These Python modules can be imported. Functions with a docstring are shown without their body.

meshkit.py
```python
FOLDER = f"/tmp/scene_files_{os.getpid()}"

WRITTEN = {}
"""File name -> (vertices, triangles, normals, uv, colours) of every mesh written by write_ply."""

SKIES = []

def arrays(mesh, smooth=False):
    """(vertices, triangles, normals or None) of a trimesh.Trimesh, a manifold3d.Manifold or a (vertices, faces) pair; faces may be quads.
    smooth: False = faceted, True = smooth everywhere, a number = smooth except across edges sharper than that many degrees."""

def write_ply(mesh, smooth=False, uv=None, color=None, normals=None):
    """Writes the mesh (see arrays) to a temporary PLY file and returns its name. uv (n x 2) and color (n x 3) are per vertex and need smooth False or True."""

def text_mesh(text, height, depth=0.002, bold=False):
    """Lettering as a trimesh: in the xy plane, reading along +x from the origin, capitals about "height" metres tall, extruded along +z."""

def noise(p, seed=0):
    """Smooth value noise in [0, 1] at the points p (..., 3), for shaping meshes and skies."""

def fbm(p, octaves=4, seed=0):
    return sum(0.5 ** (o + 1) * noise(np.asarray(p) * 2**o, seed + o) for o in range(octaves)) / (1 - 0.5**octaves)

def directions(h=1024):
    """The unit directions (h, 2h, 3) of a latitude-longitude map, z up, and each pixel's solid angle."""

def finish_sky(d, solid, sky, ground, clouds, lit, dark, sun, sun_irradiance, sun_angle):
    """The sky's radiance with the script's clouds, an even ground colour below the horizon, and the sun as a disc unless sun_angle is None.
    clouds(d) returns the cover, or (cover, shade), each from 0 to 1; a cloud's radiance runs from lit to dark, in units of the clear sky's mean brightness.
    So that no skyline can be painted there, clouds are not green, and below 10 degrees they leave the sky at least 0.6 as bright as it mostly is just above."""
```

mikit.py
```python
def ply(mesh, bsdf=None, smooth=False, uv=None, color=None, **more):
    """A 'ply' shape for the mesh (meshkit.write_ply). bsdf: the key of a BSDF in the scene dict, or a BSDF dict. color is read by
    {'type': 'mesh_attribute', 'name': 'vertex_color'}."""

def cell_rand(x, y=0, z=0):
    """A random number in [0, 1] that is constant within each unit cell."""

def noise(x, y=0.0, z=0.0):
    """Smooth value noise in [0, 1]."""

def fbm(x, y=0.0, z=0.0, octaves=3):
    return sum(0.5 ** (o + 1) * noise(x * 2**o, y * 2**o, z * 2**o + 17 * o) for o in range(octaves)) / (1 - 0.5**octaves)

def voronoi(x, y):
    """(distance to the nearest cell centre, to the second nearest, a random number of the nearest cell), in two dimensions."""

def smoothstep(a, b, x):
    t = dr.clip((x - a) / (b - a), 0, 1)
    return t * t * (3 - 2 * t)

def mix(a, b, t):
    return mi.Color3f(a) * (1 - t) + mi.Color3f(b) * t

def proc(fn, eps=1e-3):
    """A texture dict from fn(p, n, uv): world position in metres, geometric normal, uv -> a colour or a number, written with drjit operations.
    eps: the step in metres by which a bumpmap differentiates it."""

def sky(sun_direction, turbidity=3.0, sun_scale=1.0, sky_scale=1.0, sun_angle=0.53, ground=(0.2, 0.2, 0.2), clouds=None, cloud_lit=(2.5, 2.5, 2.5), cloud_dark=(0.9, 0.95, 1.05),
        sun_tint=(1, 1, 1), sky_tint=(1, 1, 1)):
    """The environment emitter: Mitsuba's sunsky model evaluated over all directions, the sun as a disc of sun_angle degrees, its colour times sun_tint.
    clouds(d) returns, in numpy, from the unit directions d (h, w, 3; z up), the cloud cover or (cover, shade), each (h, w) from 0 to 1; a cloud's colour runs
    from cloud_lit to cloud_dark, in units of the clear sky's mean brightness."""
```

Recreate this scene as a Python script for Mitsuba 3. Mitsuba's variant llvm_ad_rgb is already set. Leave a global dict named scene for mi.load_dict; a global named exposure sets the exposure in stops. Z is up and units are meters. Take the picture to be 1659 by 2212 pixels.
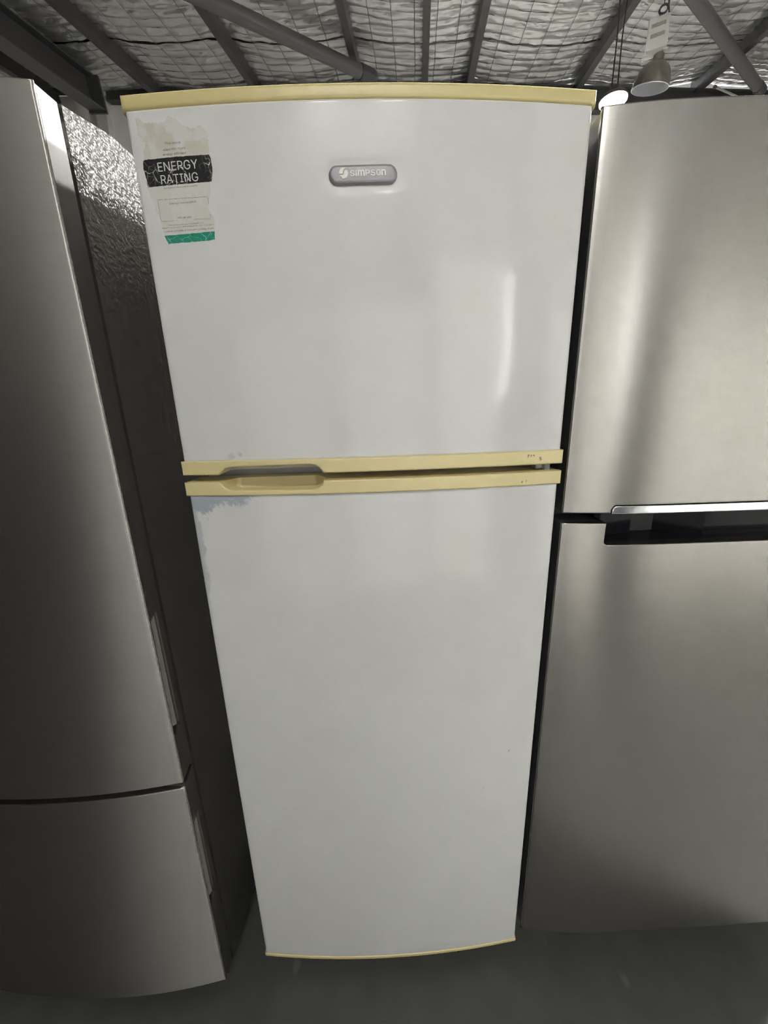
import math, numpy as np, trimesh, manifold3d, shapely
import drjit as dr
import mitsuba as mi
import mikit, meshkit
from shapely.geometry import Polygon, box as sbox, Point, LineString
from shapely import affinity
from mikit import noise, fbm, voronoi, smoothstep, mix

T = mi.ScalarTransform4f
scene, labels = {}, {}
rng = np.random.default_rng(7)

# ------------------------------------------------------------------ camera
FOCAL, PITCH, ROLL, YAW = 830.0, 0.270484, -0.029166, 0.022272
CAM = np.array([-0.0006, -0.5661, 1.2048])
fw = np.array([math.sin(YAW) * math.cos(PITCH), math.cos(YAW) * math.cos(PITCH), -math.sin(PITCH)])
rt = np.array([math.cos(YAW), -math.sin(YAW), 0.0]); up = np.cross(rt, fw)
up2 = -math.sin(ROLL) * rt + math.cos(ROLL) * up
scene['camera'] = {'type': 'perspective', 'fov_axis': 'x', 'fov': 2 * math.degrees(math.atan(829.5 / FOCAL)),
                   'near_clip': 0.02, 'far_clip': 200.0,
                   'to_world': T().look_at(origin=CAM.tolist(), target=(CAM + fw).tolist(), up=up2.tolist())}
exposure = 0.08
# ------------------------------------------------------------------ light: daylight through an unseen doorway, one visible lamp and unseen lamps
SKY = 62.0
scene['sky'] = mikit.sky((0.5, -0.35, 0.8), turbidity=4.0, sun_scale=0.0, sky_tint=(1.12, 1, .86), sky_scale=SKY, ground=(0.3, 0.3, 0.3),
                         clouds=lambda d: np.full(d.shape[:2], 0.75), cloud_lit=(1.3, 1.2, 1.08), cloud_dark=(1, 1, 1))
LAMP_VIEW = 450.0      # radiance of the visible lit lamp
LAMP_UNSEEN_HALL = 122.0      # radiance of the unseen lamps behind the photographer, placed to light the fridge fronts

LAMP_UNSEEN_ROW = 5600.0     # radiance of the unseen lamp placed above the row to light the opposite fridges

# ------------------------------------------------------------------ helpers
def lin(r, g, b):
    c = np.array([r, g, b]) / 255.0
    return [float(x) for x in np.where(c < .04045, c / 12.92, ((c + .055) / 1.055) ** 2.4)]

def num(key):
    if key not in used: used[key] = 0; return key
    used[key] += 1; return f'{key}_{used[key]:03d}'
used = {}

def tag(key, label=None, cat=None, group=None, kind=None):
    d = labels.setdefault(key, {})
    for k, v in (('label', label), ('category', cat), ('group', group), ('kind', kind)):
        if v: d[k] = v
    return key

def thing(name, label, cat, group=None):
    return tag(num(name), label, cat, group)

def add(name, mesh, mat, parent=None, smooth=False, uv=None, to_world=None, label=None, **more):
    key = num(name if parent is None else parent + '__' + name)
    scene[key] = mikit.ply(mesh, mat, smooth, uv=uv, **more)
    if to_world is not None: scene[key]['to_world'] = to_world
    if label: tag(key, label)
    return key

def bx(x0, x1, y0, y1, z0, z1):
    m = trimesh.creation.box((x1 - x0, y1 - y0, z1 - z0)); m.apply_translation(((x0 + x1) / 2, (y0 + y1) / 2, (z0 + z1) / 2)); return m

def rbox(x0, x1, y0, y1, z0, z1, r=.004, n=8):
    """box with rounded edges: the hull of eight spheres"""
    s = manifold3d.Manifold.sphere(r, n)
    return manifold3d.Manifold.batch_hull([s.translate((x, y, z)) for x in (x0 + r, x1 - r) for y in (y0 + r, y1 - r) for z in (z0 + r, z1 - r)])

def man_join(ms):
    return manifold3d.Manifold.batch_boolean([manifold3d.Manifold(manifold3d.Mesh(np.asarray(m.vertices, np.float32), np.asarray(m.faces, np.uint32))) for m in ms], manifold3d.OpType.Add)

def tm(man):
    m = man.to_mesh(); return trimesh.Trimesh(m.vert_properties[:, :3], m.tri_verts, process=False)

def join(ms): return trimesh.util.concatenate(ms)

def tube(pts, r, n=8):
    """a round tube along a polyline"""
    pts = np.asarray(pts, float); V, F = [], []
    a = np.arange(n) * 2 * np.pi / n
    for i, p in enumerate(pts):
        d = pts[min(i + 1, len(pts) - 1)] - pts[max(i - 1, 0)]; d /= np.linalg.norm(d)
        s = np.cross(d, [0, 0, 1] if abs(d[2]) < .9 else [1, 0, 0]); s /= np.linalg.norm(s); t = np.cross(d, s)
        V.append(p + r * (np.cos(a)[:, None] * s + np.sin(a)[:, None] * t))
    V = np.vstack(V); N = len(pts)
    for i in range(N - 1):
        for k in range(n):
            q = [i * n + k, i * n + (k + 1) % n, (i + 1) * n + (k + 1) % n, (i + 1) * n + k]
            F += [[q[0], q[1], q[2]], [q[0], q[2], q[3]]]
    for e, o in ((0, 1), (N - 1, -1)):
        for k in range(1, n - 1):
            F.append([e * n, e * n + k, e * n + k + 1][::-o] if o < 0 else [e * n, e * n + k + 1, e * n + k])
    return trimesh.Trimesh(V, F, process=False)

def lathe(profile, n=48):
    """profile [(r, z)...] around z"""
    p = np.asarray(profile, float); a = np.arange(n) * 2 * np.pi / n
    V = np.stack([p[:, None, 0] * np.cos(a), p[:, None, 0] * np.sin(a), np.repeat(p[:, 1:], n, 1)], -1).reshape(-1, 3); F = []
    for i in range(len(p) - 1):
        for k in range(n):
            a0, a1, b0, b1 = i * n + k, i * n + (k + 1) % n, (i + 1) * n + k, (i + 1) * n + (k + 1) % n
            F += [[a0, a1, b1], [a0, b1, b0]]
    return trimesh.Trimesh(V, F, process=True)

def bow_panel(poly, bow, thick, r=.003, step=.008, tilt=None):
    """A bowed sheet or door: outline poly in (x, z), front at y = -bow(x), rounded front edge r, back at y = thick. Returns (mesh pair, uv)."""
    poly = shapely.geometry.polygon.orient(shapely.segmentize(poly, step))
    c = np.array(poly.exterior.coords)[:-1]
    keep = np.linalg.norm(c - np.roll(c, 1, 0), axis=1) > 1e-7; c = c[keep]
    e = np.roll(c, -1, 0) - c; e /= np.linalg.norm(e, axis=1, keepdims=True)
    nrm = np.stack([e[:, 1], -e[:, 0]], 1); n0 = np.roll(nrm, 1, 0)
    b = nrm + n0; b /= np.maximum(np.linalg.norm(b, axis=1, keepdims=True), 1e-9)
    b /= np.maximum((b * nrm).sum(1, keepdims=True), .35)
    V, F = [], []; n = len(c)
    def yf(x): return -bow(x)
    rings = []
    for th in np.linspace(0, math.pi / 2, 4):
        p = c - b * r * (1 - math.sin(th)); rings.append(np.stack([p[:, 0], yf(p[:, 0]) + r * (1 - math.cos(th)), p[:, 1]], 1))
    rings.append(np.stack([c[:, 0], np.full(n, thick), c[:, 1]], 1))
    V = [np.vstack(rings)]
    i = np.arange(n); j = (i + 1) % n
    for k in range(len(rings) - 1):
        A, B, A2, B2 = k * n + i, (k + 1) * n + i, k * n + j, (k + 1) * n + j
        F += [np.stack([A, B, B2], 1), np.stack([A, B2, A2], 1)]
    base = len(rings) * n
    inner = Polygon(rings[0][:, [0, 2]]).buffer(0)
    x0, z0, x1, z1 = inner.bounds
    xs = np.unique(np.r_[np.arange(x0, x1, step), x1]); pts, tris = [], []
    cnt = 0
    for a, bb in zip(xs[:-1], xs[1:]):
        s = inner.intersection(sbox(a, z0 - 1, bb, z1 + 1))
        for g in getattr(s, 'geoms', [s]):
            if g.geom_type != 'Polygon' or g.area < 1e-10: continue
            v, f = trimesh.creation.triangulate_polygon(g, engine='earcut')
            v = np.asarray(v)[:, :2]; f = np.asarray(f)
            ar = (v[f[:, 1], 0] - v[f[:, 0], 0]) * (v[f[:, 2], 1] - v[f[:, 0], 1]) - (v[f[:, 1], 1] - v[f[:, 0], 1]) * (v[f[:, 2], 0] - v[f[:, 0], 0])
            f = np.where((ar < 0)[:, None], f[:, ::-1], f)
            pts.append(v); tris.append(f + cnt); cnt += len(v)
    P, Fi = np.vstack(pts), np.vstack(tris)
    V.append(np.stack([P[:, 0], yf(P[:, 0]), P[:, 1]], 1)); F.append(Fi + base)
    V, F = np.vstack(V), np.vstack(F)
    _, first, inv = np.unique(np.round(V, 6), axis=0, return_index=True, return_inverse=True)
    V, F = V[first], inv.ravel()[F]
    F = F[(F[:, 0] != F[:, 1]) & (F[:, 1] != F[:, 2]) & (F[:, 0] != F[:, 2])]
    v, f = trimesh.creation.triangulate_polygon(Polygon(c), engine='earcut')
    v = np.asarray(v)[:, :2]; f = np.asarray(f)
    ar = (v[f[:, 1], 0] - v[f[:, 0], 0]) * (v[f[:, 2], 1] - v[f[:, 0], 1]) - (v[f[:, 1], 1] - v[f[:, 0], 1]) * (v[f[:, 2], 0] - v[f[:, 0], 0])
    f = np.where((ar > 0)[:, None], f[:, ::-1], f)
    F = np.vstack([F, f + len(V)]); V = np.vstack([V, np.stack([v[:, 0], np.full(len(v), thick), v[:, 1]], 1)])
    uv = np.stack([V[:, 0] + .7 * V[:, 1], V[:, 2] + .3 * V[:, 1]], 1)
    return (V, F), uv

def add_bow(name, poly, bow, thick, mat, parent, r=.003, step=.008, to_world=None, label=None):
    m, uv = bow_panel(poly, bow, thick, r, step)
    return add(name, m, mat, parent, smooth=True, uv=uv, to_world=to_world, label=label)

# ------------------------------------------------------------------ materials
def P(key, color, rough=.5, metal=0.0, spec=.5, **more):
    c = color if isinstance(color, dict) else {'type': 'rgb', 'value': color}
    scene[key] = {'type': 'twosided', 'b': {'type': 'principled', 'base_color': c, 'roughness': rough, 'metallic': metal, 'specular': spec, **more}}
    return key

def white_col(p, n, uv):
    c = mi.Color3f(.72, .725, .715)
    c = mix(c, (.70, .69, .64), .35 * smoothstep(.5, .8, fbm(p.x * 9, p.z * 9, 3.0)))
    # bare blue-grey patch where the paint has rubbed through, under the trim at the door's free corner
    u, v = p.x + .2772, 1.0835 - p.z
    ragged = .012 * (fbm(p.x * 130, p.z * 130, 5.0, 4) - .5) + .014 * (fbm(p.x * 45, p.z * 45, 1.0) - .5)
    fine = .016 * (fbm(p.x * 620 + 260 * p.z, p.z * 230, 9.0, 4) - .5)
    edge = fine + dr.minimum(.032 - .30 * u, .13 - 1.30 * u) - v + ragged * 1.6
    strip = (.011 - u) + ragged * .6 - .05 * dr.maximum(v - .10, 0)
    patch = dr.maximum(smoothstep(-.005, .006, edge), .65 * smoothstep(-.003, .003, strip) * smoothstep(.25, .12, v)) * smoothstep(-.001, .0005, v)
    c = mix(c, (.35, .40, .44), patch * .85)
    # small chips and smudges
    for (x, z, r, k) in ((.1722, .6395, .0012, .5), (.2293, .5818, .0017, .75), (-.205, 1.140, .006, .25), (-.192, 1.143, .004, .3), (.185, .50, .001, .4), (-.16, 1.455, .002, .1)):
        d = dr.sqrt(dr.square(p.x - x) + dr.square(p.z - z)) + .004 * (noise(p.x * 700, p.z * 700) - .5)
        c = mix(c, (.2, .2, .2), k * smoothstep(r, r * .4, d))
    return c

def white_bump(p, n, uv):
    # soft dents of the sheet metal, and the pressed dish round the badge
    h = .0030 * fbm(p.x * 4.5 + 3, p.z * 4.0, 2.0, 2) + .0006 * noise(p.x * 13, p.z * 11, 7.0)
    dx = dr.maximum(dr.abs(p.x) - .030, 0); dz = dr.abs(p.z - 1.4698)
    d = dr.sqrt(dr.square(dx) + dr.square(dz))
    return h + .0006 * smoothstep(.0115, .0205, d)

scene['white_paint'] = {'type': 'twosided', 'b': {'type': 'bumpmap', 't': mikit.proc(white_bump, 2e-3), 'scale': 1.0,
    'b': {'type': 'principled', 'base_color': mikit.proc(white_col), 'roughness': .105, 'specular': .5}}}
P('white_side', [.62, .62, .60], .35)

def cream_col(p, n, uv):
    c = mi.Color3f(.72, .62, .31)
    c = mix(c, (.66, .60, .36), .5 * fbm(p.x * 14, p.z * 14, 2.0))
    for (x, z, r) in ((.225, 1.1275, .0016), (.2296, 1.1278, .0013), (.2336, 1.1275, .0014), (.2443, 1.1225, .0018), (.2191, 1.0895, .0014), (.224, 1.0897, .0012)):
        d = dr.sqrt(dr.square(p.x - x) + dr.square((p.z - z) * .7)) + .003 * (noise(p.x * 600, p.z * 600) - .5)
        c = mix(c, (.12, .10, .07), .8 * smoothstep(r, r * .4, d))
    return c
P('cream_plastic', mikit.proc(cream_col), .3)
P('cream_cap', [.64, .55, .26], .35)
P('grey_plastic', [.20, .21, .22], .4)
P('gasket', [.12, .12, .12], .7)
P('black_gap', [.01, .01, .01], .6)

def steel_tint(p, n, uv):
    g = noise(p.x * 14, p.z * 1500) * .6 + noise(p.x * 60, p.z * 3000) * .4
    s = fbm(p.x * 3 + 9, p.z * 3, 4.0)
    return mi.Color3f(.315, .305, .288) * (.93 + .10 * g) * (.97 + .06 * s)
def steel_tint_left(p, n, uv): return steel_tint(p, n, uv) * 1.4
def steel(key, tint, au, av):
    scene[key] = {'type': 'twosided', 'b': {'type': 'roughconductor', 'material': 'none', 'distribution': 'ggx', 'alpha_u': au, 'alpha_v': av, 'specular_reflectance': mikit.proc(tint)}}
steel('brushed_steel', steel_tint, .050, .125)
steel('brushed_steel_dull', steel_tint_left, .07, .38)
P('silver_paint', [.27, .265, .255], .30, .95)
def stipple(p, n, uv):
    return .00055 * noise(p.y * 230, p.z * 260, 1.0) * 2.2 + .0005 * noise(p.y * 460, p.z * 520, 4.0)
scene['stippled_side'] = {'type': 'twosided', 'b': {'type': 'bumpmap', 't': mikit.proc(stipple, 3e-4), 'scale': 1.0,
    'b': {'type': 'principled', 'base_color': {'type': 'rgb', 'value': [.32, .313, .30]}, 'roughness': .20, 'metallic': .93, 'specular': .5}}}
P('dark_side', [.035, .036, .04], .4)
scene['chrome'] = {'type': 'twosided', 'b': {'type': 'roughconductor', 'material': 'none', 'alpha': .04, 'specular_reflectance': {'type': 'rgb', 'value': [.80, .82, .85]}}}
P('black_gloss', [.006, .0065, .009], .10, spec=.10)
P('grip_grey', [.33, .31, .29], .45)
P('badge_silver', [.24, .24, .25], .42, .3)
P('badge_white', [.80, .80, .76], .35)

def paper_col(p, n, uv):
    f = fbm(p.x * 60, p.z * 60, 2.0, 4)
    c = mix((.62, .615, .585), (.52, .49, .41), smoothstep(.40, .60, f) * (.25 + .6 * smoothstep(1.49, 1.505, p.z)))
    d1, d2, _ = voronoi(p.x * 230 + 3 * fbm(p.x * 150, p.z * 150), p.z * 230 + 3 * noise(p.x * 170, p.z * 170))
    return mix(c, (.42, .40, .36), .22 * smoothstep(.07, .02, d2 - d1))
P('worn_paper', mikit.proc(paper_col), .6)
def cracked(col, k):
    def fn(p, n, uv):
        w = .8 * fbm(p.x * 120, p.z * 120, 3.0)
        d1, d2, _ = voronoi(p.x * k + w, p.z * k * .9 + w)
        e, e2, _ = voronoi(p.x * k * 2.3 + w, p.z * k * 2.3 - w)
        line = smoothstep(.030, .010, d2 - d1) * smoothstep(.42, .6, noise(p.x * 50, p.z * 50, 8.0)) + .25 * smoothstep(.05, .02, e2 - e) * smoothstep(.55, .7, noise(p.x * 70, p.z * 70, 2.0))
        return mix(col, (.62, .61, .58), dr.minimum(line, 1.0))
    return fn
P('band_black', mikit.proc(cracked((.012, .012, .013), 62)), .6, spec=.2)
P('strip_green', mikit.proc(cracked((.012, .20, .13), 80)), .6, spec=.2)
P('ink', [.09, .085, .08], .6)
P('ink_white', [.66, .655, .62], .5)

def concrete(p, n, uv):
    f = fbm(p.x * 3, p.y * 3, 0.0, 4); g = fbm(p.x * 22, p.y * 22, 1.0, 4)
    c = mix((.040, .042, .039), (.062, .064, .059), f)
    c = c * (.85 + .3 * g)
    s = smoothstep(.70, .80, fbm(p.x * 14, p.y * 9, 5.0, 4))
    return mix(c, (.15, .15, .14), .28 * s)
P('concrete', mikit.proc(concrete), .55, spec=.4)
def wall_c(p, n, uv): return mi.Color3f(.78, .765, .73) * (.92 + .14 * fbm(p.x * 1.5 + p.y, p.z * 1.5))
P('wall_paint', mikit.proc(wall_c), .7)
def foil_b(p, n, uv):
    return .0075 * fbm(p.x * 26, p.y * 45, p.z * 20, 3)
scene['foil'] = {'type': 'twosided', 'b': {'type': 'bumpmap', 't': mikit.proc(foil_b, 3e-3), 'scale': 1.0,
    'b': {'type': 'principled', 'base_color': {'type': 'rgb', 'value': [.56, .56, .555]}, 'roughness': .40, 'metallic': .85, 'specular': .5}}}
P('foil_far', [.45, .45, .44], .5, .6)
P('steel_dark', [.026, .026, .027], .5)
P('steel_mid', [.055, .055, .054], .5)
P('wire', [.08, .075, .07], .5)
P('pillar_grey', [.42, .42, .40], .6)
def shade_c(p, n, uv):
    f = fbm(p.x * 14, p.y * 14, p.z * 7, 3)
    return mix((.085, .075, .06), (.17, .155, .13), f)
P('spun_aluminium', mikit.proc(shade_c), .38, .75)
P('shade_inner', [.62, .63, .66], .4)
P('box_white', [.62, .62, .58], .5)
P('label_grey', [.28, .27, .23], .6)
P('cable_black', [.015, .015, .015], .5)

# ------------------------------------------------------------------ room shell
AZ, EL, HC = math.radians(6.7), math.radians(9.5), 3.5
RX = np.array([math.cos(AZ), -math.sin(AZ), 0.0])
RY = np.array([math.sin(AZ) * math.cos(EL), math.cos(AZ) * math.cos(EL), math.sin(EL)])
RZ = np.cross(RX, RY)
RA = RX + .171 * RY                                     # across the roof, parallel to the back wall
ROOF0 = np.array([0.0, -0.57, 1.205])
def roof(u, v0, h): return ROOF0 + np.asarray(u)[..., None] * RA + np.asarray(v0)[..., None] * RY + np.asarray(h)[..., None] * RZ
V_END, V_SEAM = 8.28, 7.165

add('floor', bx(-9, 10, -9, 8.2, -.1, 0), 'concrete'); tag('floor', 'dark grey concrete floor in front of and under the fridges', kind='structure')
def back_y(x): return 6.98 + .045 * x
def prism(pts2, z0, z1):
    m = trimesh.creation.extrude_polygon(Polygon(pts2), z1 - z0, engine='earcut'); m.apply_translation((0, 0, z0)); return m
WX = 0.30
add('wall_back', prism([(-9, back_y(-9)), (10, back_y(10)), (10, back_y(10) + .2), (-9, back_y(-9) + .2)], 0, 5.80), 'wall_paint')
tag('wall_back', 'light grey back wall under the roof, seen over the left fridge', kind='structure')
add('wall_left', bx(-9.2, -9, -9, 8, 0, 6.2), 'wall_paint'); tag('wall_left', 'grey side wall of the hall', kind='structure')
add('wall_right', bx(10, 10.2, -9, 8, 0, 6.6), 'wall_paint'); tag('wall_right', 'grey right wall of the hall', kind='structure')
FY = -3.2
wf = [bx(-9, 1.38, FY - .2, FY, 0, 4.0), bx(1.95, 10, FY - .2, FY, 0, 4.0), bx(1.38, 1.95, FY - .2, FY, 2.42, 4.0)]  # unseen wall; its doorway is placed to reflect as a bright streak
P('front_paint', [.33, .325, .31], .7); add('wall_front_unseen', join(wf), 'front_paint'); tag('wall_front_unseen', 'unseen grey wall behind the photographer, with a doorway placed for a bright streak in reflections', kind='structure')
# ceiling: roof sheet above, foil sheets below it
uu = np.array([-10, 11.0]); vv = np.array([-3.3, 9.6])
q = np.array([roof(a, b, HC + .09) for b in vv for a in uu])
q2 = np.array([roof(a, b, HC + .14) for b in vv for a in uu])
m = trimesh.Trimesh(np.vstack([q, q2]), [[0, 2, 1], [1, 2, 3], [4, 5, 6], [5, 7, 6], [0, 1, 5], [0, 5, 4], [2, 6, 7], [2, 7, 3], [0, 4, 6], [0, 6, 2], [1, 3, 7], [1, 7, 5]], process=False)
add('ceiling', m, 'steel_dark'); tag('ceiling', 'sloping roof with foil insulation over wire mesh', kind='structure')

PURLINS = [-6.9, -5.4, -3.90, -2.43, -.90, .066, .735, 2.45, 4.46, 6.2, 7.9]
EDGES = np.array([-10] + [p + .045 for p in PURLINS if p != .066] + [11.0])
def sag(u):
    i = np.clip(np.searchsorted(EDGES, u) - 1, 0, len(EDGES) - 2); w = EDGES[i + 1] - EDGES[i]; t = (u - EDGES[i]) / w
    return np.minimum(.055 * (w / 1.6) ** 2, .07) * 4 * t * (1 - t)
PITCHV = .148
def foil_h(u, v):
    ph = v / PITCHV + .10 * (meshkit.noise(np.stack([u * 1.3, v * .4, u * 0], -1), 5) - .5)
    pil = np.abs(np.sin(np.pi * ph)) ** .7
    amp = .020 + .022 * meshkit.noise(np.stack([u * 2.2, np.floor(ph) * 3.7, u * 0], -1), 9)
    q = np.stack([u * 7, v * 22, u * 0], -1)
    return HC - sag(u) - amp * pil - .032 * (meshkit.fbm(q, 3, 3) - .5) - .030 * (meshkit.noise(np.stack([u * 1.1, v * 1.6, u * 0], -1), 2) - .5)
def foil_sheet(u0, u1, v0, v1, du, dv, lift=0.0, ragged=None):
    us = np.linspace(u0, u1, int((u1 - u0) / du) + 1); t = np.linspace(0, 1, int((v1 - v0) / dv) + 1)
    U = np.repeat(us[None], len(t), 0)
    e = np.zeros_like(us) if ragged is None else ragged * (meshkit.fbm(np.stack([us * 6, us * 0, us * 0], -1), 3, 8) - .5)
    V = v0 + e[None] * (1 - t[:, None]) + (v1 - v0) * t[:, None]
    H = foil_h(U, V) + lift * np.exp(-((V - v0) / .05) ** 2)
    p = roof(U, V, H).reshape(-1, 3); n = len(us)
    i = (np.arange(len(t) - 1)[:, None] * n + np.arange(n - 1)).ravel()
    F = np.vstack([np.stack([i, i + n, i + 1], 1), np.stack([i + 1, i + n, i + n + 1], 1)])
    return (p, F), np.stack([U.ravel(), V.ravel()], 1)
m, uv = foil_sheet(-7.5, 9, V_SEAM + .01, V_END, .022, .0155, -.012, .03); add('foil_sheet', m, 'foil', 'ceiling', True, uv, label='far sheet of silver foil insulation, up to the back wall')
m, uv = foil_sheet(-7.5, 9, 4.6, V_SEAM, .024, .0185); add('foil_sheet', m, 'foil', 'ceiling', True, uv, label='near sheet of silver foil insulation')
m, uv = foil_sheet(-7.5, 9, -3.2, 4.62, .15, .15); add('foil_sheet', m, 'foil_far', 'ceiling', True, uv, label='foil insulation over the front of the hall')
# wire mesh holding the foil
ws = []
us = np.arange(-7.2, 8.8, .16)
for v in np.arange(math.ceil(4.6 / PITCHV), int(V_END / PITCHV) + 1) * PITCHV:
    ws.append(tube(roof(us, us * 0 + v, foil_h(us, us * 0 + v) - .003), .0028, 4))
vs = np.arange(4.6, V_END, .074)
for a, b in zip(EDGES[1:-1], EDGES[2:]):
    k = max(2, round((b - a) / .29))
    for u in a + (b - a) * np.arange(1, k) / k:
        if -7 < u < 8.6:
            u_ = u + .012 * (meshkit.noise(np.stack([vs * 2, vs * 0 + u, vs * 0], -1)) - .5)
            ws.append(tube(roof(u_, vs, HC - sag(u_) - .044 - .030 * (meshkit.noise(np.stack([u_ * 1.1, vs * 1.6, vs * 0], -1), 2) - .5)), .0030, 4))
k = add('wire_mesh', join(ws), 'wire', 'ceiling'); tag(k, 'thin wire mesh under the foil', kind='stuff')

# ------------------------------------------------------------------ roof steel
def c_section(u0, v0, v1, w=.09, d=.19, t=.006, flip=False, h=HC):
    lip = .022
    pr = [(0, 0), (w, 0), (w, lip), (w - t, lip), (w - t, t), (t, t), (t, d - t), (w, d - t), (w, d), (0, d)]
    if flip: pr = [(w - x, y) for x, y in pr][::-1]
    m = trimesh.creation.extrude_polygon(Polygon(pr), 1.0, engine='earcut')
    v = m.vertices.copy(); u = u0 + v[:, 0]; hh = h - d + v[:, 1]; vv = v0 + v[:, 2] * (v1 - v0)
    return trimesh.Trimesh(ROOF0 + u[:, None] * RX + (vv + .171 * u)[:, None] * RY + hh[:, None] * RZ, m.faces, process=False)
PL = {-3.90: 'dark grey roof purlin just right of the big left rafter', -2.43: 'dark grey roof purlin second to the right of the big left rafter',
      -.90: 'dark grey roof purlin crossed by the end of the left diagonal brace', .066: 'thin dark roof purlin running straight up above the white fridge',
      .735: 'dark grey roof purlin just right of the thin straight one', 2.45: 'broad dark grey roof purlin left of the hanging unlit lamp', 4.46: 'dark grey roof purlin crossed by the right diagonal brace',
      6.2: 'dark roof purlin at the far right, past the crossed brace', -5.4: 'dark roof purlin at the far left, beyond the big rafter', -6.9: 'dark roof purlin outside the frame on the left', 7.9: 'dark roof purlin outside the frame on the right'}
for u in PURLINS:
    k = thing('roof_purlin', PL[u], 'beam')
    add('profile', c_section(u, -3.2, V_END + .02, .09 if u != .066 else .085, flip=(u < 0)), 'steel_dark', k)
# big rafter at the left: I section
r = thing('rafter_beam', 'large dark steel I-beam rafter sloping down to the back wall at the left', 'beam')
def local_prism(pr, v0, v1, skew=.171):
    m = trimesh.creation.extrude_polygon(Polygon(pr), 1.0, engine='earcut'); v = m.vertices
    vv = v0 + v[:, 2] * (v1 - v0) + skew * v[:, 0]
    return trimesh.Trimesh(ROOF0 + v[:, :1] * RX + vv[:, None] * RY + v[:, 1:2] * RZ, m.faces, process=False)
ub, hb = -4.59, 3.0
add('web', local_prism([(ub + .10, hb + .012), (ub + .115, hb + .012), (ub + .115, hb + .335), (ub + .10, hb + .335)], -3.2, 7.62), 'steel_dark', r)
add('bottom_flange', local_prism([(ub, hb), (ub + .215, hb), (ub + .215, hb + .014), (ub, hb + .014)], -3.2, 7.72), 'steel_mid', r)
add('top_flange', local_prism([(ub, hb + .32), (ub + .215, hb + .32), (ub + .215, hb + .334), (ub, hb + .334)], -3.2, 7.62), 'steel_dark', r)
add('end_plate', local_prism([(ub - .005, hb - .03), (ub + .225, hb - .03), (ub + .225, hb + .36), (ub - .005, hb + .36)], 7.70, 7.735), 'steel_dark', r)
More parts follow.
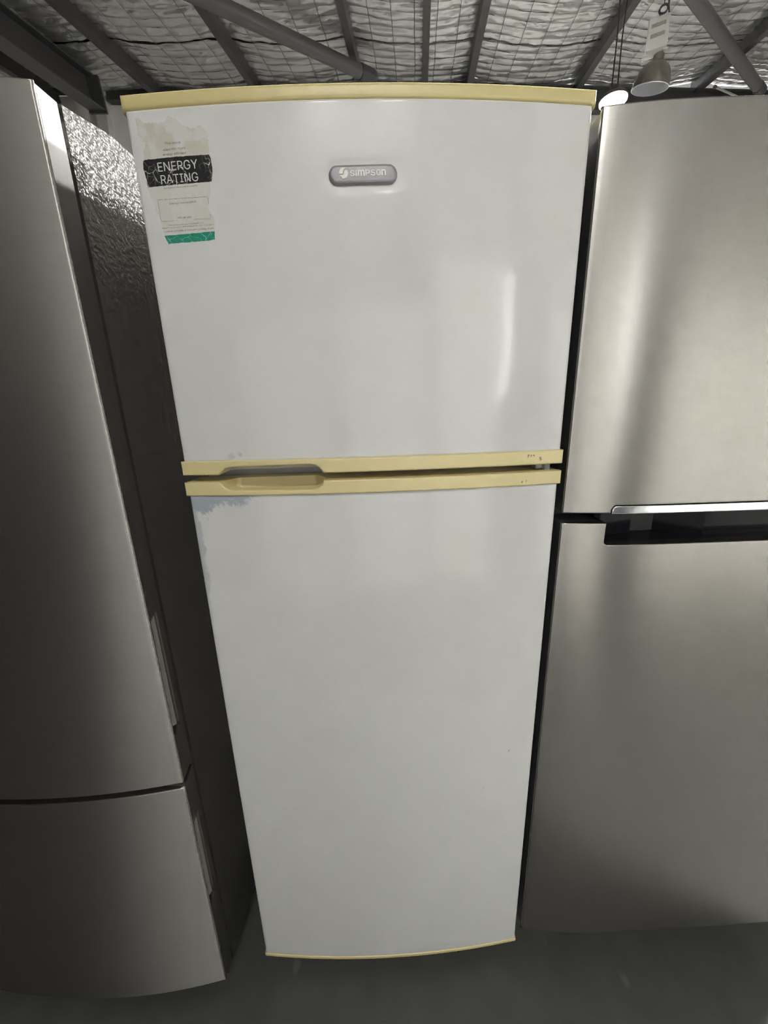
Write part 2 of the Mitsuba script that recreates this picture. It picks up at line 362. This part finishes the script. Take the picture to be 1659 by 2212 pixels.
# header beams along the top of the back wall
def along_back(x0, x1, y_off, d, z0, z1):
    return prism([(x0, back_y(x0) - y_off), (x1, back_y(x1) - y_off), (x1, back_y(x1) - y_off + d), (x0, back_y(x0) - y_off + d)], z0, z1)
h = thing('header_beam', 'dark steel header along the top of the back wall, left of the rafter end', 'beam')
add('channel', along_back(-6.6, -4.02, .12, .11, 5.80, 5.97), 'steel_dark', h)
add('flange', along_back(-6.6, -4.02, .16, .15, 5.965, 5.98), 'steel_mid', h)
h = thing('header_beam', 'long dark steel header along the top of the back wall, right of the light post', 'beam')
add('channel', along_back(-3.78, 8.5, .12, .11, 5.70, 5.98), 'steel_dark', h)
add('flange', along_back(-3.78, 8.5, .16, .15, 5.975, 5.99), 'steel_mid', h)
k = thing('wall_post', 'short light grey steel post between the two header beams', 'post')
add('shaft', along_back(-3.97, -3.82, .13, .13, 5.0, 6.05), 'pillar_grey', k); add('cap', along_back(-4.0, -3.79, .15, .15, 5.99, 6.01), 'pillar_grey', k)
# diagonal braces under the purlins
def brace(u0, v0, u1, v1, h0, h1, rad, label):
    k = thing('roof_brace', label, 'brace')
    a, b = ROOF0 + u0 * RX + v0 * RY + h0 * RZ, ROOF0 + u1 * RX + v1 * RY + h1 * RZ
    add('tube', tube([a, b], rad, 14), 'steel_mid', k, smooth=40)
    d = (b - a) / np.linalg.norm(b - a)
    add('end_collar', tube([b - d * .25, b - d * .02], rad * 1.12, 14), 'steel_dark', k, smooth=40)
brace(-2.168 - 1.3 * 1.523, 5.688 - 1.3 * 1.593, -.60, 7.33, 3.2, 3.2, .075, 'grey diagonal brace tube crossing the roof from the upper left to the middle')
brace(3.04 - .5 * 2.3, 6.52 - .5 * 2.25, 5.40, 8.77, 3.2, 3.2, .066, 'grey diagonal brace tube crossing a purlin in the upper right corner')
k = thing('tie_rod', 'thin pale tie rod against the dark header at the right', 'rod')
add('rod', tube([[5.55, 6.86, 5.87], [6.30, 6.90, 5.66]], .014, 8), 'pillar_grey', k, smooth=40)
add('nut', tube([[5.53, 6.86, 5.876], [5.57, 6.86, 5.864]], .022, 6), 'steel_mid', k)

# ------------------------------------------------------------------ lamps
def ring(c, R, r, axis, n=20):
    a = np.linspace(0, 2 * np.pi, n + 1); s = np.cross(axis, [0, 0, 1.0]); s /= np.linalg.norm(s); t = np.cross(axis, s)
    return tube([np.array(c) + R * (math.cos(x) * s + math.sin(x) * t) for x in a], r, 6)
def roof_z(x, y):
    d = np.array([x, y, 0]) - ROOF0; return ROOF0[2] + (HC - d[0] * RZ[0] - d[1] * RZ[1]) / RZ[2]

k = thing('pendant_lamp', 'unlit high-bay lamp with a brown grey bell shade hanging at the upper right', 'lamp')
lx, ly, lz = 3.01, 4.39, 4.305
M = T().translate([lx, ly, lz]).rotate([0, 1, 0], 4).rotate([1, 0, 0], 15).scale([.90, .90, 1.0])
out = [(.188, 0), (.190, .006), (.187, .045), (.178, .085), (.160, .125), (.130, .162), (.098, .186), (.072, .198), (.060, .203)]
inn = [(rr - .004, zz - (.003 if i else 0)) for i, (rr, zz) in enumerate(out)]
add('shade', lathe(out), 'spun_aluminium', k, True, to_world=M)
add('shade_lining', lathe(inn + [(.001, .198)]), 'shade_inner', k, True, to_world=M, label='pale inside of the lamp shade')
add('shade_rim', lathe([(.1895 + .004 * math.cos(a), .002 + .004 * math.sin(a)) for a in np.linspace(0, 2 * math.pi, 9)]), 'shade_inner', k, True, to_world=M)
add('neck', lathe([(.062, .200), (.058, .212), (.055, .235), (.050, .262), (.001, .263)]), 'spun_aluminium', k, 35, to_world=M)
Mb = T().translate([lx - .030, ly - .078, lz - .066]).rotate([0, 0, 1], -28)
add('ballast_box', tm(rbox(-.095, .085, -.07, .06, .305, .555, .008)), 'box_white', k, 30, to_world=Mb, label='white ballast box of the lamp')
for j, (za, zb) in enumerate(((.475, .505), (.395, .425))):
    add('ballast_box__sticker', bx(-.068, .052, -.0715, -.069, za, zb), 'label_grey', k, to_world=Mb)
add('bracket', tm(man_join([bx(-.115, -.07, -.03, .03, .296, .310), bx(-.115, -.105, -.012, .012, .25, .310)])), 'box_white', k, to_world=Mb)
add('bracket', bx(.06, .1, -.03, .03, .296, .310), 'box_white', k, to_world=Mb)
hz = lz + .485; ly -= .07; lx -= .045
add('hook_ring', ring([lx + .045, ly, hz + .10], .036, .009, [.5, .8, 0.0]), 'cable_black', k, 40)
for dx in (0, .018): add('chain', tube([[lx + .018 + dx, ly, hz - .005], [lx + .015 + 1.6 * dx, ly, hz + .075]], .005, 6), 'cable_black', k)
add('chain', tube([[lx + .045, ly, hz + .13], [lx + .045, ly, roof_z(lx, ly) - .1]], .004, 6), 'cable_black', k)
add('cable', tube([[lx + .085, ly, hz - .01], [lx + .11, ly, hz + .05], [lx + .09, ly, hz + .13], [lx + .085, ly, roof_z(lx, ly) - .1]], .007, 6), 'cable_black', k, 40)

def led_lamp(x, y, z, power, label, tint=(1, .98, .945), r=.150, rim=.015, group=None):
    k = thing('high_bay_lamp', label, 'lamp', group)
    M = T().translate([x, y, z])
    dome = lathe([(.001, -.012), (r * .5, -.010), (r * .9, -.004), (r, 0), (r, rim)])
    key = add('diffuser', dome, 'box_white', k, True, to_world=M, label='glowing diffuser')
    scene[key]['emitter'] = {'type': 'area', 'radiance': {'type': 'rgb', 'value': [power * c for c in tint]}}
    add('housing', lathe([(r + .001, rim), (r + .006, rim + .002), (r + .006, rim + .02), (r - .02, .065), (.06, .09), (.055, .14), (.001, .141)]), 'spun_aluminium', k, 30, to_world=M)
    zt = roof_z(x, y) - (.07 if y > 3 else .36)
    for s in (-1, 1):
        add('cable', tube([[x + s * .035, y, z + .135], [x + s * .03, y + .002, z + (.6 if zt > z + .7 else .5 * (zt - z))], [x + s * .045, y, max(z + .9, zt) if y > 3 else zt - .02], [x + s * .03, y, zt]], .007, 6), 'cable_black', k, 40)
led_lamp(3.02, 5.11, 4.635, LAMP_VIEW, 'brightly lit lamp hanging on two black cables beside the white fridge\'s top right corner')
for x, y, z, p, lb in ((-.35, -2.8, 3.6, LAMP_UNSEEN_HALL, 'unseen lit high-bay lamp behind the photographer, placed to light the fridge fronts, nearer the white fridge'), (.35, -2.8, 3.6, LAMP_UNSEEN_HALL, 'unseen lit high-bay lamp behind the photographer, placed to light the fridge fronts, farther right'),
                       (3.0, 1.2, 3.9, LAMP_UNSEEN_ROW, 'unseen lit high-bay lamp above the row to the right, placed to light the row across the aisle')):
    led_lamp(x, y, z, p, lb, rim=.02)  # these lamps are out of view, placed to light both fridge rows

# ------------------------------------------------------------------ white fridge
f = thing('white_refrigerator', 'white top-freezer fridge with yellowed cream trims and a peeling energy label, in the middle', 'fridge')
W2 = .2772
def bow_w(x): return .0158 * (1 - np.clip(np.abs(x) / .28, 0, 1) ** 2)
def bow_t(x): return .0025 + .0190 * (1 - np.clip(np.abs(x) / .28, 0, 1) ** 2)
def bow_c(x): return .0020 + .0150 * (1 - np.clip(np.abs(x) / .28, 0, 1) ** 2)
def rrect(x0, x1, z0, z1, r):
    return sbox(x0 + r, z0 + r, x1 - r, z1 - r).buffer(r, quad_segs=5)
add_bow('freezer_door', sbox(-W2, 1.132, W2, 1.546), bow_w, .052, 'white_paint', f, .0045)
add_bow('fridge_door', sbox(-W2, .046, W2, 1.0855), bow_w, .052, 'white_paint', f, .0045)
add_bow('top_cap', sbox(-.2805, 1.5431, .2805, 1.5595), bow_c, .054, 'cream_cap', f, .0045, label='yellowed cream cap along the top edge')
add_bow('bottom_trim', sbox(-.2790, .0395, .2790, .0478), lambda x: bow_w(x) + .001, .052, 'cream_plastic', f, .002, label='cream strip along the bottom edge')
# handle trims: the scoop is a notch in the lip with a hollow behind it
up_n = Polygon([(-.2265, 1.1130), (-.2215, 1.1185), (-.2150, 1.1235), (-.205, 1.1255), (-.092, 1.1268), (-.084, 1.1255), (-.0785, 1.1215), (-.0740, 1.1150), (-.0735, 1.1130)])
lo_n = Polygon([(-.2275, 1.1050), (-.2240, 1.1010), (-.2185, 1.0950), (-.2110, 1.0922), (-.200, 1.0915), (-.090, 1.0908), (-.0815, 1.0930), (-.0758, 1.0975), (-.0735, 1.1050)])
add_bow('upper_handle_trim', sbox(-.2805, 1.1140, .2805, 1.1345).difference(up_n), bow_t, .010, 'cream_plastic', f, .0022, .006, label='cream trim with a finger scoop along the freezer door\'s lower edge')
add_bow('lower_handle_trim', sbox(-.2805, 1.0832, .2805, 1.1035).difference(lo_n), bow_t, .010, 'cream_plastic', f, .0022, .006, label='cream trim with a finger scoop along the fridge door\'s upper edge')
# trim bodies with hollowed scoops
def scoop_body(z0, z1, pocket):
    b = manifold3d.Manifold.cube((.558, .042, z1 - z0)).translate((-.279, .0095, z0)); return tm(b - pocket)
s = manifold3d.Manifold.sphere(.011, 16)
pk = manifold3d.Manifold.batch_hull([s.translate((x, y, z)) for x, y in ((-.214, .006), (-.086, .006), (-.206, .019), (-.094, .019)) for z in (1.0935, 1.1040)])
add('lower_handle_trim__scoop', scoop_body(1.0785, 1.1030, pk), 'cream_plastic', f, 35)
pk2 = manifold3d.Manifold.batch_hull([s.translate((x, y, z)) for x in (-.213, -.086) for y in (.0, .030) for z in (1.1145, 1.106)])
add('upper_handle_trim__scoop', scoop_body(1.1145, 1.1320, pk2), 'white_side', f, 35, label='white underside of the freezer door behind the scoop')
add('hinge', join([tm(rbox(.246, .268, .012, .04, 1.1040, 1.1135, .002)), tube([[.262, .012, 1.1025], [.262, .012, 1.115]], .006, 10)]), 'grey_plastic', f, 30, label='small grey hinge between the two doors')
add('cabinet', join([tm(rbox(-.273, .273, .064, .60, .030, 1.548, .006))]), 'white_side', f, 30)
add('gasket', join([bx(-.266, .266, .050, .066, 1.14, 1.54), bx(-.266, .266, .050, .066, .06, 1.076)]), 'gasket', f)
add('hinge_cover', tm(rbox(.205, .268, .050, .16, 1.546, 1.556, .004)), 'cream_cap', f, 30)
add('plinth', join([bx(-.265, .265, .09, .58, .012, .032)]), 'gasket', f)
for sx in (-1, 1):
    for yy in (.12, .54): add('foot', lathe([(.02, 0), (.02, .006), (.010, .010), (.010, .016)]), 'gasket', f, 30, to_world=T().translate([sx * .23, yy, 0]))

def on_door(mesh, x0, z0, lift, rot=0.0, bow=bow_w):
    """bends a flat mesh (x along, y up, z out) onto the bowed door"""
    v = np.array(mesh.vertices); c, s_ = math.cos(rot), math.sin(rot)
    x, z = x0 + c * v[:, 0] - s_ * v[:, 1], z0 + s_ * v[:, 0] + c * v[:, 1]
    return trimesh.Trimesh(np.stack([x, -bow(x) - lift - v[:, 2], z], 1), mesh.faces, process=False)
def strip_mesh(poly, d, step=.008):
    ms = []; x0, y0, x1, y1 = poly.bounds
    for a in np.arange(x0, x1, step):
        g = poly.intersection(sbox(a, y0 - 1, a + step, y1 + 1))
        for q in getattr(g, 'geoms', [g]):
            if q.geom_type == 'Polygon' and q.area > 1e-9: ms.append(trimesh.creation.extrude_polygon(q, d, engine='earcut'))
    return join(ms)
def ragged(pts, amp, step=.0018, seed=0):
    p = shapely.segmentize(Polygon(pts), step); c = np.array(p.exterior.coords)[:-1]; g = np.random.default_rng(seed)
    c = c + g.normal(0, amp, c.shape) + amp * 1.5 * (np.stack([meshkit.noise(np.c_[c * 300, c[:, :1] * 0], k) for k in (1, 2)], 1) - .5)
    return Polygon(c).buffer(0)
# badge
b = f + '__badge'
pill = LineString([(-.0325, 0), (.0295, .0006)]).buffer(.0100, quad_segs=12)
pl = affinity.translate(pill, -.0002, 1.4699)
add_bow('badge', pl, lambda x: bow_w(x) + .0042, -.010, 'badge_silver', f, .0036, .005, label='silver pill-shaped maker\'s badge')
def letter(ch, h, w, d=.0007):
    t = meshkit.text_mesh(ch, 1.0, d / 1.0, bold=True); v = t.vertices; lo, hi = v.min(0), v.max(0)
    t.vertices = np.stack([(v[:, 0] - lo[0]) / (hi[0] - lo[0]) * w, (v[:, 1] - lo[1]) / (hi[1] - lo[1]) * h, (v[:, 2] - lo[2]) / max(hi[2] - lo[2], 1e-9) * d], 1); return t
ms, x = [], 0.0
for ch, w in (('S', .0058), ('i', .0021), ('m', .0083), ('P', .0057), ('S', .0058), ('O', .0057), ('n', .0052)):
    t = letter(ch, .0060, w); t.apply_translation((x, 0, 0)); ms.append(t); x += w + .0009
lt = join(ms); lt.apply_scale([.0435 / x, 1, 1])
add('badge__lettering', on_door(lt, -.0171, 1.4674, .0041, .012), 'badge_white', f, label='white raised lettering SIMPSON')
disc = Point(0, 0).buffer(1, quad_segs=24)
cut = LineString([(-1.2, -.25), (-.30, -.25), (-.05, -.10), (.0, .10), (.0, .35), (.22, .58), (.8, .72), (1.3, .75)]).buffer(.14)
em = disc.difference(cut).difference(Point(.75, 1.0).buffer(.42)).difference(Point(-.80, -.95).buffer(.42))
em = affinity.scale(em, .0052, .0056, origin=(0, 0))
add('badge__emblem', on_door(join([trimesh.creation.extrude_polygon(g, .0007, engine='earcut') for g in getattr(em, 'geoms', [em])]), -.0246, 1.4707, .0041), 'badge_white', f, label='white round swirl emblem')
# energy label
res = ragged([(-.2653, 1.5365), (-.2612, 1.5367), (-.2566, 1.5315), (-.2399, 1.5299), (-.2299, 1.5318), (-.2263, 1.5364), (-.2169, 1.5328), (-.2122, 1.5277), (-.2008, 1.5226), (-.1894, 1.5250), (-.1821, 1.5184), (-.1827, 1.5074), (-.1817, 1.4962), (-.1831, 1.4930), (-.2625, 1.4955), (-.2626, 1.5021), (-.2576, 1.5122), (-.2652, 1.5194)], .0005, seed=1)
pap = ragged([(-.2655, 1.4735), (-.1839, 1.4735), (-.1881, 1.4571), (-.1921, 1.4406), (-.1862, 1.4330), (-.1876, 1.4170), (-.2521, 1.4150), (-.2536, 1.4316), (-.2591, 1.4466)], .0004, seed=2)
L = 'energy_label'
add(L, on_door(strip_mesh(res.union(pap), .00012), 0, 0, .00008), 'worn_paper', f, label='worn, half-torn paper energy label')
band = ragged([(-.2640, 1.4956), (-.2250, 1.4966), (-.1835, 1.4966), (-.1815, 1.4935), (-.1808, 1.4800), (-.1840, 1.4698), (-.2230, 1.4690), (-.2630, 1.4683), (-.2640, 1.4780), (-.2655, 1.4880)], .00015, seed=3)
add(L + '__black_band', on_door(strip_mesh(band, .00008), 0, 0, .00022), 'band_black', f, label='cracked black band with white lettering')
def fit(text, x0, x1, z, h, bold=False, d=.00004):
    t = meshkit.text_mesh(text, h, d, bold); w = t.bounds[1][0] - t.bounds[0][0]
    t.apply_scale([(x1 - x0) / w, 1, 1]); t.apply_translation((-t.bounds[0][0], 0, 0))
    return on_door(t, x0, z, .0003, .012)
add(L + '__lettering', join([fit('ENERGY', -.2473, -.1982, 1.4831, .0090), fit('RATING', -.2458, -.1995, 1.4706, .0088)]), 'ink_white', f, label='white words ENERGY RATING')
txt = [fit('The more', -.2347, -.2153, 1.5088, .0024), fit('stars the more', -.2372, -.2105, 1.5030, .0024), fit('energy efficient', -.2386, -.2101, 1.4983, .0024),
       fit('A joint government and industry program', -.2435, -.2021, 1.4655, .0013), fit('Energy consumption', -.2394, -.2058, 1.4490, .0021), fit('kWh per year', -.2320, -.2143, 1.4338, .0022),
       fit('When tested in accordance with AS/NZS 4474', -.2448, -.2001, 1.4268, .0013), fit('Actual consumption will depend on how you use it', -.2543, -.1880, 1.4242, .0013), fit('Compare all models at www.energyrating.gov.au', -.2525, -.1885, 1.4201, .0019)]
for t in txt: add(L + '__fine_print', t, 'ink', f)
o = rrect(-.2540, -.1905, 1.4318, 1.4548, .002)
fr = o.difference(o.buffer(-.0003)).difference(sbox(-.2320, 1.430, -.2120, 1.4330)).difference(sbox(-.193, 1.4365, -.188, 1.4470))
add(L + '__print_frame', on_door(strip_mesh(fr, .00004), 0, 0, .0003), 'ink', f)
grn = ragged([(-.2524, 1.4166), (-.1880, 1.4183), (-.1885, 1.4100), (-.1960, 1.4088), (-.2488, 1.4078)], .0002, seed=5)
add(L + '__green_strip', on_door(strip_mesh(grn, .00006), 0, 0, .00022), 'strip_green', f, label='cracked green strip at the label\'s foot')

# ------------------------------------------------------------------ left fridge: stainless, bottom freezer
lf = thing('steel_refrigerator', 'dark-looking stainless bottom-freezer fridge at the left, with grip recesses in its door side', 'fridge')
LW = .35
Q = math.radians(-5)
px, py = -.356, -.030
ox, oy = px - LW * math.cos(Q), py - LW * math.sin(Q)
ML = T().translate([ox, oy, 0]).rotate([0, 0, 1], -5)
def bow_l(x): return .042 * (1 - np.clip(np.abs(x) / LW, 0, 1) ** 2.2)
def side_prism(pts, x0, x1):
    m = trimesh.creation.extrude_polygon(Polygon(pts), x1 - x0, engine='earcut'); v = m.vertices
    return trimesh.Trimesh(np.stack([x0 + v[:, 2], v[:, 0], v[:, 1]], 1), m.faces, process=False)
def man(m): return manifold3d.Manifold(manifold3d.Mesh(np.asarray(m.vertices, np.float32), np.asarray(m.faces, np.uint32)))
for nm, z0, z1, z0b, z1b, g0, g1 in (('upper_door', .5735, 1.556, .588, 1.556, .674, .902), ('lower_door', .030, .5620, .030, .580, .258, .481)):
    add_bow(nm, sbox(-LW, z0, LW, z1), bow_l, .0030, 'brushed_steel_dull', lf, .0022, .008, to_world=ML)
    body = man(side_prism([(.0031, z0 + .001), (.033, z0b + .001), (.033, z1b - .001), (.0031, z1 - .001)], -LW + .001, LW - .0015))
    cutter = man(side_prism([(.0045, g0 - .003), (.023, g0 + .004), (.0225, g1), (.0055, g1 - .012)], LW - .02, LW + .01))
    add(nm + '__side', tm(body - cutter), 'silver_paint', lf, to_world=ML, label='silver side of the door with a recessed grip')
    grip = side_prism([(.0060, g0 + .014), (.0215, g0 + .006), (.0215, g1 - .004), (.0065, g1 - .016)], LW - .022, LW - .006)
    add(nm + '__grip_plate', grip, 'grip_grey', lf, to_world=ML, label='paler plate inside the grip recess')
add('gasket', bx(-LW + .012, LW - .006, .032, .040, .045, 1.545), 'gasket', lf, to_world=ML)
cab = side_prism([(.038, .030), (.66, .030), (.66, 1.572), (.12, 1.572), (.06, 1.560), (.038, 1.556)], -LW + .002, LW - .0005)
v_, f_ = np.array(cab.vertices), cab.faces
add('cabinet', cab, 'stippled_side', lf, to_world=ML, label='stippled silver-grey cabinet')
add('plinth', bx(-LW + .02, LW - .02, .06, .62, .006, .032), 'gasket', lf, to_world=ML)
for sx in (-1, 1):
    for yy in (.10, .58): add('foot', lathe([(.022, 0), (.022, .008), (.012, .012), (.012, .034)]), 'gasket', lf, 30, to_world=T().translate([ox, oy, 0]).rotate([0, 0, 1], -5).translate([sx * .28, yy, 0]))

# ------------------------------------------------------------------ right fridge: stainless, top freezer
rf = thing('steel_refrigerator', 'bright stainless top-freezer fridge at the right, with a black handle recess under a chrome strip', 'fridge')
X0, RWD = .2885, .68
XC = X0 + RWD / 2
def bow_r(x): return .015 * (1 - np.clip(np.abs(x - XC) / (RWD / 2), 0, 1) ** 5)
X1 = X0 + RWD
upd = sbox(X0, 1.0355, X1, 1.5440).difference(Polygon([(.3600, 1.03), (.3600, 1.0420), (.3625, 1.0460), (.3655, 1.0478), (X1 + 1, 1.0478), (X1 + 1, 1.03)]))
add_bow('upper_door', upd, bow_r, .004, 'brushed_steel', rf, .0022, .008)
notch = sbox(.3560, .9850, X1 + 1, 1.10)
notch = notch.union(sbox(.36, .97, .37, .98)).buffer(0)
low = sbox(X0, .0785, X1, 1.0200).difference(sbox(.3555, .9845, X1 + 1, 1.2).buffer(-.005).buffer(.005, quad_segs=6))
add_bow('lower_door', low, bow_r, .004, 'brushed_steel', rf, .0022, .008)
strip = Polygon([(.3608, 1.0342), (.3608, 1.0418), (.3630, 1.0455), (.3660, 1.0470), (X1 - .001, 1.0470), (X1 - .001, 1.0325)])
m, uv = bow_panel(strip, bow_r, .004, .0012, .008)
v = m[0]; v[:, 1] += .001 * np.clip((1.047 - v[:, 2]) / .0145, 0, 1) * (v[:, 1] < .003)       # the strip leans in at its foot
add('upper_door__chrome_strip', m, 'chrome', rf, smooth=30, label='bright chrome strip along the upper door\'s lower edge')
add('upper_door__frame', bx(X0 + .003, X1 - .003, .0035, .062, 1.050, 1.5415), 'dark_side', rf)
add('upper_door__frame', bx(X0 + .003, .357, .0035, .062, 1.0375, 1.0505), 'dark_side', rf)
add('lower_door__frame', bx(X0 + .003, X1 - .003, .0035, .062, .081, .9835), 'dark_side', rf)
add('lower_door__frame', bx(X0 + .003, .3545, .0035, .062, .983, 1.0185), 'dark_side', rf)
# black moulded pocket behind the notch
rec = join([bx(.352, X1 - .004, .058, .066, .975, 1.055), bx(.3535, X1 - .004, .004, .06, .9760, .9838), bx(.3540, .3560, .006, .06, .98, 1.0195),
            bx(.3600, X1 - .004, .016, .06, 1.0425, 1.0495)])
add('handle_recess', rec, 'black_gloss', rf, label='glossy black handle recess')
wedge = trimesh.creation.extrude_polygon(Polygon([(.470, .058), (.540, .024), (X1 - .004, .024), (X1 - .004, .058)]), .062, engine='earcut'); wedge.apply_translation((0, 0, .982))
add('handle_recess__wedge', wedge, 'black_gloss', rf)
fac = trimesh.creation.extrude_polygon(Polygon([(.3575, .058), (.3575, .030), (.372, .036), (.43, .044), (.432, .058)]), .058, engine='earcut'); fac.apply_translation((0, 0, .984))
add('handle_recess__facet', fac, 'black_gloss', rf)
add('cabinet', tm(rbox(X0 + .004, X1 - .004, .068, .70, .05, 1.552, .005)), 'dark_side', rf, 30)
add('gasket', join([bx(X0 + .012, X1 - .012, .055, .075, .09, 1.53)]), 'black_gap', rf)
add('hinge_cover', tm(rbox(X0 + .02, X1 - .02, .064, .20, 1.5435, 1.5545, .003)), 'grey_plastic', rf, 30)
for sx in (X0 + .06, X1 - .06):
    for yy in (.12, .62): add('foot', lathe([(.022, 0), (.022, .01), (.012, .015), (.012, .055)]), 'gasket', rf, 30, to_world=T().translate([sx, yy, 0]))

# ------------------------------------------------------------------ unseen row of fridges across the aisle, tones chosen for the reflections
P('opp_white', [.56, .555, .53], .3); P('opp_bright', [.80, .785, .74], .3); P('opp_pale', [.62, .63, .63], .3); P('opp_black', [.015, .015, .016], .25); P('opp_grey', [.45, .45, .45], .35)
ROW = [(-3.0, .68, 1.72, 'opp_black', 0, 'unseen black fridge across the aisle, farthest along the row'), (-2.25, .70, 1.78, 'opp_black', 0, 'tallest unseen black fridge across the aisle, between two lower black ones'),
       (-1.45, .70, 1.70, 'opp_black', 0, 'unseen black fridge across the aisle beside a grey one'), (-.66, .64, 1.66, 'opp_grey', 0, 'unseen grey fridge across the aisle beside a black one'),
       (.08, .66, 1.70, 'opp_pale', 0, 'unseen pale fridge across the aisle straight opposite the white fridge'), (.735, .47, 1.95, 'opp_bright', 1, 'unseen tall narrow white fridge across the aisle, turned a little, beside the dark column'),
       (1.79, .66, 1.74, 'opp_white', 0, 'unseen white fridge across the aisle just past the dark column'), (2.51, .70, 1.70, 'opp_white', 0, 'unseen wide white fridge across the aisle beside a grey one'), (3.24, .66, 1.72, 'opp_grey', 0, 'unseen grey fridge across the aisle, last of the row past the column')]
OF = -1.72
for i, (x, w, hgt, mat, turn, lb) in enumerate(ROW):
    k = thing('unseen_refrigerator', lb, 'fridge', 'unseen fridges across the aisle')
    e = x + turn * w / 2
    M = T().translate([e, OF, 0]).rotate([0, 0, 1], 11 * abs(turn)).translate([-e, -OF, 0])
    add('cabinet', tm(rbox(x - w / 2 + .004, x + w / 2 - .004, OF - .65, OF - .06, .02, hgt, .006)), mat, k, 30, to_world=M)
    add('door', tm(rbox(x - w / 2, x + w / 2, OF - .055, OF, .05, 1.12, .010)), mat, k, 30, to_world=M)
    add('door', tm(rbox(x - w / 2, x + w / 2, OF - .055, OF, 1.13, hgt, .010)), mat, k, 30, to_world=M)
    add('handle', tm(rbox(x - w / 2 + .03, x - w / 2 + .05, OF - .001, OF + .03, .75, 1.08, .006)), 'grey_plastic', k, 30, to_world=M)
    for sx in (-1, 1): add('foot', bx(x + sx * w * .4 - .02, x + sx * w * .4 + .02, OF - .5, OF - .1, 0, .022), 'gasket', k, to_world=M)
k = thing('unseen_column', 'unseen dark steel column across the aisle, placed for a dark band in reflections', 'column')  # out of view, placed to reflect as a dark band in the steel
add('shaft', bx(1.16, 1.42, -1.97, -1.75, 0, 3.7), 'steel_dark', k)
add('base_plate', bx(1.12, 1.46, -2.01, -1.71, 0, .012), 'steel_dark', k)
